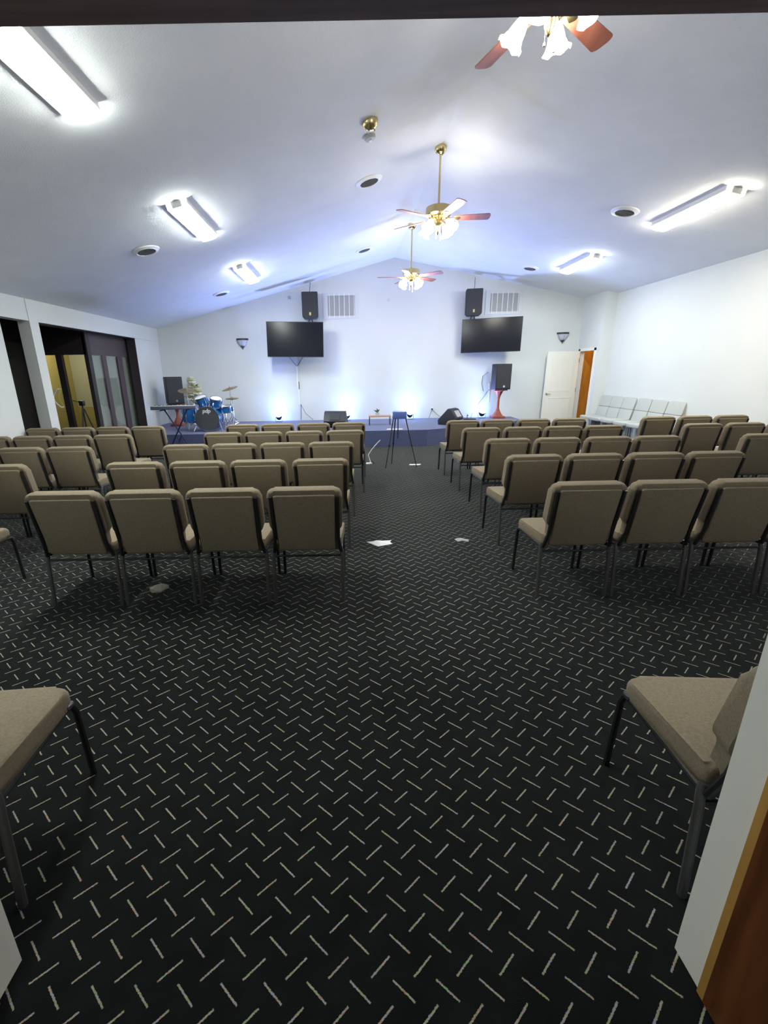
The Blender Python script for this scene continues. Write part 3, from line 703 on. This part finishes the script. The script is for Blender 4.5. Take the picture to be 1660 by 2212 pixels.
# wedge monitors
def wedge(x, y, rz, label, w_=.52, plate=M_GREYPL, tag_plate=False):
    t = thing('stage_monitor', label, 'speaker', (x, y, ZS), rz, 'wedge stage monitors')
    # profile in y,z extruded on x
    MX = Matrix(((0, 1, 0, 0), (1, 0, 0, 0), (0, 0, 1, 0), (0, 0, 0, 1)))
    prof = [(-.22, 0), (.14, 0), (.24, .16), (.10, .36), (0.02, .38), (-.24, .10)]
    b = MB(); b.prism(prof, -w_ / 2, w_ / 2, M=MX, bev=.01); b.build('cabinet', M_BLKPL, t)
    b = MB(); A = T(0, -.24, .10) @ R(math.degrees(math.atan2(.28, .26)), 'X'); b.box(-w_ / 2 + .03, w_ / 2 - .03, .02, .36, .001, .012, M=A); b.build('grille', M_GRILL, t, smooth=0)
    b = MB(); A2 = T(0, .24, .16) @ R(math.degrees(math.atan2(.20, -.14)), 'X'); b.box(-.12, .12, .03, .2, -.012, -.002, M=A2); b.build('input_plate', plate, t, smooth=0)
    if tag_plate:
        b = MB(); b.box(-.09, .12, .0, .006, .03, .13, M=T(0, .165, 0) @ R(-32, 'X')); b.build('rear_label', M_WHITE, t, smooth=0)
wedge(-0.28, 10.6, 172, 'black wedge monitor lying on stage left of centre', plate=M_GRILL)
wedge(2.48, 10.75, -128, 'black wedge monitor on stage right with a pale rear plate', .42, tag_plate=True)

# LED uplights
G_UP = 'blue stage uplights'
for (x, y, lb) in ((-1.86, 12.08, 'bright blue-white uplight on stage below the left television'), (-0.02, 12.08, 'bright uplight on stage behind the left wedge monitor'), (1.68, 12.08, 'bright uplight on stage left of the wall outlet'), (3.62, 12.05, 'bright blue-white uplight on stage beside the pedestal')):
    t = thing('stage_uplight', lb, 'light', (x, y, ZS), 0, G_UP)
    b = MB(); b.lathe([(0, -.07), (.05, -.07), (.075, -.03), (.085, .06), (.08, .06), (.07, .05), (0, .05)], 20, M=T(0, 0, .13) @ R(35, 'X')); b.build('lamp_can', M_BLKPL, t)
    b = MB(); b.lathe([(0, .052), (.076, .056), (.06, .075), (0, .085)], 20, M=T(0, 0, .13) @ R(35, 'X')); b.build('lens', M_LED, t)
    b = MB(); b.tube([(-.095, 0, .14), (-.10, 0, .02), (-.08, .0, .008), (.08, 0, .008), (.10, 0, .02), (.095, 0, .14)], .006); b.build('yoke', M_BLACKM, t)
    for nm, kind, pw_, colr in (('uplight_beam', 'SPOT', BLUE_POWER, (0.28, 0.38, 1.0)), ('uplight_spill', 'POINT', GLOW_POWER, (0.20, 0.40, 1.0))):
        ld = bpy.data.lights.new(nm, kind); ld.energy = pw_; ld.color = colr; ld.shadow_soft_size = 0.04
        if kind == 'SPOT': ld.spot_size = math.radians(115); ld.spot_blend = 1.0
        lo = bpy.data.objects.new(nm, ld); COL.objects.link(lo); lo.parent = t; lo.location = (0, -0.02, .26) if kind == 'SPOT' else (0, .13, .17); lo.rotation_euler = (math.radians(180 + 30), 0, 0)

# drum kit
dk = thing('drum_kit', 'blue drum kit with grey bass drum front on the left of the stage', 'drums', (-3.20, 10.35, ZS + .004))
def drum(name, cx, cy, cz, r, d, M, mat_shell, head_mat, nl=6, pr=None):
    b = MB(); A = T(cx, cy, cz) @ M
    b.lathe([(r * .96, -d / 2), (r, -d / 2), (r, d / 2), (r * .96, d / 2)], 32, M=A, caps=False); o = b.build(name, mat_shell, dk)
    for s in (-1, 1):
        b = MB(); b.lathe([(0, s * d / 2), (r * .98, s * d / 2), (r * .98, s * (d / 2 + .004)), (0, s * (d / 2 + .004))], 32, M=A); b.build('drum_head', head_mat, o)
    b = MB()
    for s in (-1, 1): b.lathe([(r * 1.0, s * d / 2 - .012), (r * 1.05, s * d / 2 - .012), (r * 1.05, s * d / 2 + .012), (r * 1.0, s * d / 2 + .012)], 32, M=A, caps=False)
    for k in range(nl):
        a = 2 * PI * k / nl + .3; x_, y_ = r * 1.05 * math.cos(a), r * 1.05 * math.sin(a)
        b.tube([A @ Vector((x_, y_, -d / 2)), A @ Vector((x_, y_, d / 2))], .006, 6); b.box(x_ - .012, x_ + .012, y_ - .012, y_ + .012, -.03, .03, M=A)
    b.build('hoops_and_lugs', M_CHROME, o)
    return o
bd = drum('bass_drum', 0, 0, .285, .265, .36, R(90, 'X') @ R(0), M_BLUEDR, M_HEADB, 8)
drum('rack_tom', -.15, .05, .66, .135, .20, R(18, 'X') @ R(-12, 'Y'), M_BLUEDR, M_HEADW)
drum('rack_tom', .17, .05, .64, .125, .18, R(18, 'X') @ R(12, 'Y'), M_BLUEDR, M_HEADW)
drum('floor_tom', -.50, .15, .36, .165, .34, R(0), M_BLUEDR, M_HEADW)
drum('snare_drum', .33, .20, .47, .15, .13, R(6, 'X'), M_BLUEDR, M_HEADW)
b = MB()
for s in (-1, 1): b.tube([(s * .03, 0, .52), (s * .03, .0, .66), (s * .08, .02, .68)], .012)
b.build('tom_mount', M_CHROME, dk)
for k in range(3):
    a = 2 * PI * k / 3 + .4; b = MB(); b.tube([(-.50 + .175 * math.cos(a), .15 + .175 * math.sin(a), .40), (-.50 + .19 * math.cos(a), .15 + .19 * math.sin(a), .0)], .006, 6); b.build('floor_tom_leg', M_CHROME, dk)
for s in (-1, 1):
    b = MB(); b.tube([(s * .25, -.10, .20), (s * .33, -.20, .0)], .008, 6); b.build('bass_spur', M_CHROME, dk)
def stand(cx, cy, h, r, name='cymbal_stand', tripod=True):
    b = MB(); b.tube([(cx, cy, .08), (cx, cy, h)], [.011, .008], 8)
    for k in range(3):
        a = 2 * PI * k / 3 + .6; b.tube([(cx, cy, .28), (cx + r * math.cos(a), cy + r * math.sin(a), .005)], .007, 6); b.tube([(cx, cy, .10), (cx + r * .5 * math.cos(a), cy + r * .5 * math.sin(a), .15)], .005, 5)
    b.lathe([(0, -.02), (.018, -.02), (.018, .02), (0, .02)], 10, M=T(cx, cy, h * .6)); return b.build(name, M_CHROME, dk)
def cymbal(cx, cy, cz, r, M, par=None):
    b = MB(); b.lathe([(0, .022), (.02, .02), (.035, .006), (r, -.012), (r, -.014), (.035, .003), (0, .015)], 32, M=T(cx, cy, cz) @ M); b.lathe([(0, .05), (.01, .045), (.012, .02), (0, .02)], 8, M=T(cx, cy, cz) @ M); return b.build('cymbal', M_CYMBAL, dk)
stand(-.60, .42, .90, .22); cymbal(-.60, .42, .90, .20, R(8, 'Y') @ R(14, 'X'))
stand(.40, .50, .93, .25); cymbal(.40, .50, .93, .19, R(-12, 'Y') @ R(12, 'X'))
stand(.50, .25, .72, .24, 'hi_hat_stand'); cymbal(.50, .25, .71, .15, R(4, 'X')); cymbal(.50, .25, .695, .15, R(184, 'X'))
stand(.33, .20, .38, .2, 'snare_stand')
# kick pedal and drum throne
b = MB(); b.box(-.05, .05, .22, .46, .01, .025); b.tube([(-.05, .24, .02), (-.05, .24, .2)], .006, 6); b.tube([(.05, .24, .02), (.05, .24, .2)], .006, 6); b.build('kick_pedal', M_GREYMET, dk)
# lettering on the bass drum head
def text_mesh(txt, size, name, M_, parent, xf, ext=.001, shear=0.0):
    c = bpy.data.curves.new(name + '_curve', 'FONT'); c.body = txt; c.size = size; c.align_x = 'CENTER'; c.align_y = 'CENTER'; c.extrude = ext; c.shear = shear; c.offset = 0.004 if size > .1 else 0
    to = bpy.data.objects.new('tmp', c); COL.objects.link(to)
    dg = bpy.context.evaluated_depsgraph_get(); me = bpy.data.meshes.new_from_object(to.evaluated_get(dg)); bpy.data.objects.remove(to); bpy.data.curves.remove(c)
    me.transform(xf); me.name = name; me.materials.clear(); me.materials.append(M_)
    o = bpy.data.objects.new(name, me); COL.objects.link(o); o.parent = parent; return o
text_mesh('pdp', .12, 'head_lettering', M_WHITE, bd, T(0.0, -.188, .46) @ R(90, 'X'), shear=.2)['label'] = 'white lettering on the bass drum head'

# keyboard on stand
t = thing('keyboard', 'electronic keyboard on an X stand in front of the drums', 'keyboard', (-3.62, 9.45, 0.93), 4)
b = MB(); b.box(-.46, .46, -.14, .14, 0, .07, bev=.01); b.build('body', mat('keyboard_grey', (.10, .11, .18), .35), t)
b = MB(); b.box(-.44, .44, -.02, .125, .07, .074); b.build('control_panel', mat('keyboard_panel', (.22, .24, .36), .35), t, smooth=0)
b = MB(); b.box(-.42, .42, -.135, -.025, .07, .082); b.build('white_keys', M_WHITE, t, smooth=0)
b = MB()
for k in range(35):
    if k % 7 in (0, 1, 3, 4, 5): xx = -.41 + .0235 * (k + .5); b.box(xx, xx + .012, -.09, -.025, .082, .092)
b.build('black_keys', M_BLKPL, t, smooth=0)
b = MB(); b.box(-.06, .10, .02, .09, .074, .078); b.build('display', mat('keyboard_display', (.6, .65, .7), .3), t, smooth=0)
t = thing('keyboard_stand', 'dark blue folding X stand under the keyboard', 'stand', (-3.62, 9.45, 0), 4)
for s in (-1, 1):
    b = MB(); b.tube([(s * .26, -.10 * s, .915), (-s * .22, -.10 * s, .03)], .014); b.build('crossed_leg', mat('stand_blue_black', (.02, .03, .10), .35, metal=.3), t)
    b = MB(); b.tube([(-s * .22, -.22, .02), (-s * .22, .22, .02)], .014); b.build('foot', M_BLACKM, t)
    b = MB(); b.tube([(s * .26, -.16, .915), (s * .26, .16, .915)], .012); b.build('top_bar', M_BLACKM, t)

# flowers
t = thing('flower_arrangement', 'tall white silk flowers in a vase beside the left speaker', 'flowers', (-4.02, 11.85, ZS))
b = MB(); b.lathe([(0, 0), (.09, 0), (.07, .05), (.05, .3), (.09, .48), (.10, .55), (.08, .55), (0, .5)], 20); b.build('vase', M_WHITE, t)
b = MB(); heads = [(-.02, 0, 1.12, .11), (-.14, 0, .86, .12), (.13, -.02, .84, .12), (.06, .02, .95, .10), (-.10, .03, .70, .12), (-.02, -.04, .80, .10), (.16, .0, .95, .07), (-.06, 0, 1.0, .08)]
for (x, y, z, r) in heads: b.tube([(0, 0, .5), (x * .5, y * .5, (z + .5) / 2), (x, y, z - .03)], .005, 5)
b.build('stems', M_LEAF, t)
b = MB()
for k in range(14):
    a = random.uniform(0, 2 * PI); z = random.uniform(.58, 1.08); L = random.uniform(.08, .14)
    A = T(random.uniform(-.1, .14), random.uniform(-.06, .04), z) @ R(math.degrees(a)) @ R(random.uniform(-60, 20), 'Y')
    vs = [b.bm.verts.new(A @ Vector(p)) for p in ((0, 0, 0), (L * .5, .025, .008), (L, 0, 0), (L * .5, -.025, .008))]; b.bm.faces.new(vs)
b.build('leaves', M_LEAF, t, smooth=0)
for (x, y, z, r) in heads:
    b = MB()
    r *= 1.25
    for ring, (n, tilt, rr) in enumerate(((9, -25, 1.0), (9, 5, 1.0), (8, 32, .95), (7, 55, .85), (5, 78, .7))):
        for k in range(n):
            A = T(x, y, z) @ R(360 * k / n + ring * 25 + random.uniform(-8, 8)) @ R(-tilt, 'Y')
            L = r * rr; wv = r * .42
            pts_ = [(0, 0, 0), (L * .4, wv, .15 * r), (L * .85, wv * .8, .1 * r), (L, 0, -.02 * r), (L * .85, -wv * .8, .1 * r), (L * .4, -wv, .15 * r)]
            c0 = b.bm.verts.new(A @ Vector((L * .55, 0, -.02 * r))); vv = [b.bm.verts.new(A @ Vector(p)) for p in pts_]
            for q in range(6): b.bm.faces.new((c0, vv[q], vv[(q + 1) % 6]))
    b.build('flower_head', M_PETAL, t, smooth=60)

# small table with a plant, mid stage
t = thing('side_table', 'small low wooden side table mid stage behind the tripod', 'table', (0.78, 10.9, ZS))
b = MB(); b.box(-.27, .27, -.13, .13, .20, .225, bev=.004); b.build('table_top', mat('light_table_wood', (.45, .25, .14), .5), t)
for sx in (-1, 1):
    for sy in (-1, 1):
        b = MB(); b.tube([(sx * .25, sy * .11, 0), (sx * .25, sy * .11, .2)], .008, 6); b.build('leg', M_BLACKM, t)
t = thing('potted_plant', 'small green plant on the low side table on stage', 'plant', (0.72, 10.88, ZS + .225))
b = MB(); b.lathe([(0, 0), (.04, 0), (.055, .07), (.05, .07), (0, .06)], 14); b.build('pot', M_FROST, t)
b = MB()
for k in range(16):
    A = T(0, 0, .06) @ R(random.uniform(0, 360)) @ R(random.uniform(-85, -35), 'Y'); L = random.uniform(.07, .14)
    vs = [b.bm.verts.new(A @ Vector(p)) for p in ((0, 0, 0), (L * .5, .018, .01), (L, 0, -.01), (L * .5, -.018, .01))]; b.bm.faces.new(vs)
b.build('leaves', mat('pale_leaf', (.12, .22, .10), .6), t, smooth=0)

# tripod stand in the aisle
t = thing('tripod_stand', 'thin black tripod stand in the aisle before the stage', 'stand', (0.88, 7.62, 0))
tops = [(-.10, 0, .84), (-.06, .06, .84), (.11, 0, .84)]; feet = [(-.24, -.16, .006), (-.10, .24, .006), (.30, -.12, .006)]
for a, f2 in zip(tops, feet):
    b = MB(); mid = Vector(a).lerp(Vector(f2), .55); b.tube([a, mid], .010, 8); b.tube([mid, f2], .0075, 8); b.lathe([(0, -.02), (.016, -.02), (.016, .02), (0, .02)], 8, M=T(*mid)); b.build('leg', M_BLACKM, t)
b = MB(); b.box(-.12, .12, -.08, .08, .83, .95, bev=.01); b.build('head_box', M_ACRYL, t)
b = MB(); b.tube([(-.02, 0, .84), (-.02, 0, .5)], .009); b.build('centre_post', M_BLACKM, t)
# solid tripod added in the vestibule, stands in for a glass reflection
t = thing('reflected_tripod', 'black tripod standing in for a reflection behind the left opening', 'tripod', (-5.30, 9.02, 0))
for k in range(3):
    a = 2 * PI * k / 3 + .5; b = MB(); b.tube([(.02 * math.cos(a), .02 * math.sin(a), 1.0), (.30 * math.cos(a) * .5, .30 * math.sin(a) * .5, .5), (.13 * 2 * math.cos(a), .13 * 2 * math.sin(a), .0)], .012, 6); b.build('leg', M_BLACKM, t)
b = MB(); b.tube([(0, 0, .55), (0, 0, 1.06)], .016); b.build('centre_column', M_BLACKM, t)
b = MB(); b.box(-.045, .045, -.04, .04, 1.06, 1.16, bev=.01); b.tube([(-.02, 0, 1.12), (-.14, -.05, 1.17)], .008); b.build('pan_head', M_BLACKM, t)

# ================================================================== PAPERS AND CABLES
def paper(name, x, y, z, pts_, M, label, cat='paper', group=None, h=.006):
    t = thing(name, label, cat, (x, y, z), 0, group)
    b = MB(); top = [b.bm.verts.new((px_, py_, h * random.uniform(.3, 1.0))) for px_, py_ in pts_]; bot = [b.bm.verts.new((px_, py_, 0.0005)) for px_, py_ in pts_]
    c1 = b.bm.verts.new((0, 0, h * 1.6)); n = len(pts_)
    for i in range(n):
        j = (i + 1) % n; b.bm.faces.new((c1, top[i], top[j])); b.bm.faces.new((top[i], bot[i], bot[j], top[j]))
    b.build('sheet', M, t, smooth=0)
G_P = 'papers and scraps on the carpet'
paper('torn_paper', .29, 4.0, 0, [(-.13, .03), (-.06, -.05), (-.02, -.10), (.04, -.07), (.12, -.04), (.10, .02), (.12, .06), (.03, .05), (-.03, .06), (-.07, .03)], M_PAPER, 'torn white sheet lying flat in the aisle', group=G_P)
M_GP = mat('grey_scrap', (.36, .37, .38), .8)
paper('torn_paper', 1.10, 4.03, 0, [(-.07, .02), (-.05, -.04), (0, -.02), (.05, -.05), (.07, .01), (.03, .03), (.0, .05), (-.04, .05)], M_GP, 'small grey scrap on carpet right of the torn white sheet', group=G_P)
paper('crumpled_paper', -1.50, 3.10, 0, [(-.06, -.02), (-.03, -.05), (.03, -.04), (.05, 0), (.07, .03), (.02, .05), (-.03, .03)], mat('tan_scrap', (.45, .42, .34), .8), 'crumpled pale scrap under the nearest left row', h=.03, group=G_P)
paper('paper_sheet', 1.18, 7.74, 0, [(-.10, -.03), (.08, -.04), (.12, .03), (-.08, .05)], M_PAPER, 'white sheet on the carpet at the tripod foot', group=G_P)
paper('paper_sheet', 1.05, 9.98, ZS, [(-.19, -.06), (.17, -.05), (.19, .05), (-.15, .07)], M_PAPER, 'white sheet lying on the front of the stage', group=G_P)
paper('white_booklet', 4.18, 4.42, .0, [(-.05, -.05), (.05, -.05), (.05, .05), (-.05, .05)], M_PAPER, 'small white booklet on carpet in the far right side aisle', cat='booklet', group=G_P, h=.02)
t = thing('white_cable', 'loose curved white cable rising off the carpet before the stage', 'cable', (.38, 7.9, 0))
b = MB(); b.tube([(-.14, -.02, .008), (-.03, -.05, .008), (.02, 0, .03), (-.02, .03, .16), (.05, .05, .26), (.14, .06, .36), (.2, .06, .42)], .007, 6); b.build('cord', M_WHITE, t)
b = MB(); b.box(-.06, .04, -.04, .02, .001, .02, M=R(12)); b.build('plug_block', M_WHITE, t)
b = MB(); b.tube([(.02, 0, .03), (.06, .0, .05), (.09, 0, .008)], .006, 6); b.build('loose_end', M_BLACKM, t)

t = thing('television_cables', 'black cables and white cable cover below the left television', 'cable', (-1.33, YB - .02, 0))
b = MB(); b.tube([(-.19, -.06, 2.03), (-.08, -.02, 1.88), (0, -.01, 1.79)], .006, 6); b.tube([(.19, -.06, 2.03), (.09, -.02, 1.9), (0.01, -.01, 1.79)], .006, 6); b.tube([(.03, -.01, 1.39), (.03, -.01, 1.20)], .009, 6); b.tube([(.06, -.01, .80), (.05, -.02, .6), (.04, -.04, .38)], .006, 6); b.tube([(.06, -.01, .78), (.18, -.02, .55), (.38, -.05, .38)], .005, 6); b.build('cord', M_CORD, t)
b = MB(); b.box(-.02, .02, -.015, .0, 1.22, 1.79); b.box(.0, .04, -.012, 0, .80, 1.2); b.build('cable_cover', M_WHITE, t, smooth=0)
t = thing('wall_outlet', 'small outlet with a plugged cord low on the back wall', 'outlet', (2.32, YB, .55))
b = MB(); b.box(-.035, .035, -.008, 0, -.0, .11, bev=.003); b.build('plate', M_WHITE, t)
b = MB(); b.box(-.018, .018, -.04, -.008, .03, .07); b.tube([(0, -.03, .04), (-.05, -.03, -.1), (-.08, -.05, -.18)], .005, 6); b.tube([(0, -.03, .04), (.15, -.03, -.1), (.26, -.05, -.18)], .005, 6); b.build('cord', M_CORD, t)
t = thing('cable_raceway', 'white vertical cable cover on the wall left of the pedestal', 'raceway', (3.86, YB, 0.0))
b = MB(); b.box(-.02, .02, -.02, 0, .75, 1.25, bev=.003); b.build('cover', M_WHITE, t)
b = MB(); b.tube([(-.06, -.02, 1.55), (-.20, -.02, 1.45), (-.22, -.02, 1.25), (-.16, -.02, 1.05)], .005, 6); b.tube([(0, -.02, 1.1), (-.18, -.03, .85), (-.3, -.05, .7)], .005, 6); b.build('cord', M_CORD, t)
t = thing('microphone_base', 'flat black board with a small black stub on stage right', 'stand', (3.22, 11.75, ZS))
b = MB(); b.box(-.17, .14, -.08, .08, 0, .03, bev=.004); b.build('board', M_BLKPL, t)
b = MB(); b.tube([(-.07, 0, .03), (-.07, 0, .14)], .008); b.tube([(-.09, 0, .09), (-.04, 0, .11)], .008); b.build('stub', M_BLKPL, t)
b = MB(); b.tube([(.02, 0, .03), (.05, 0, .15), (.14, 0, .19), (.28, .02, .18)], .005, 6); b.build('cord', M_CORD, t)
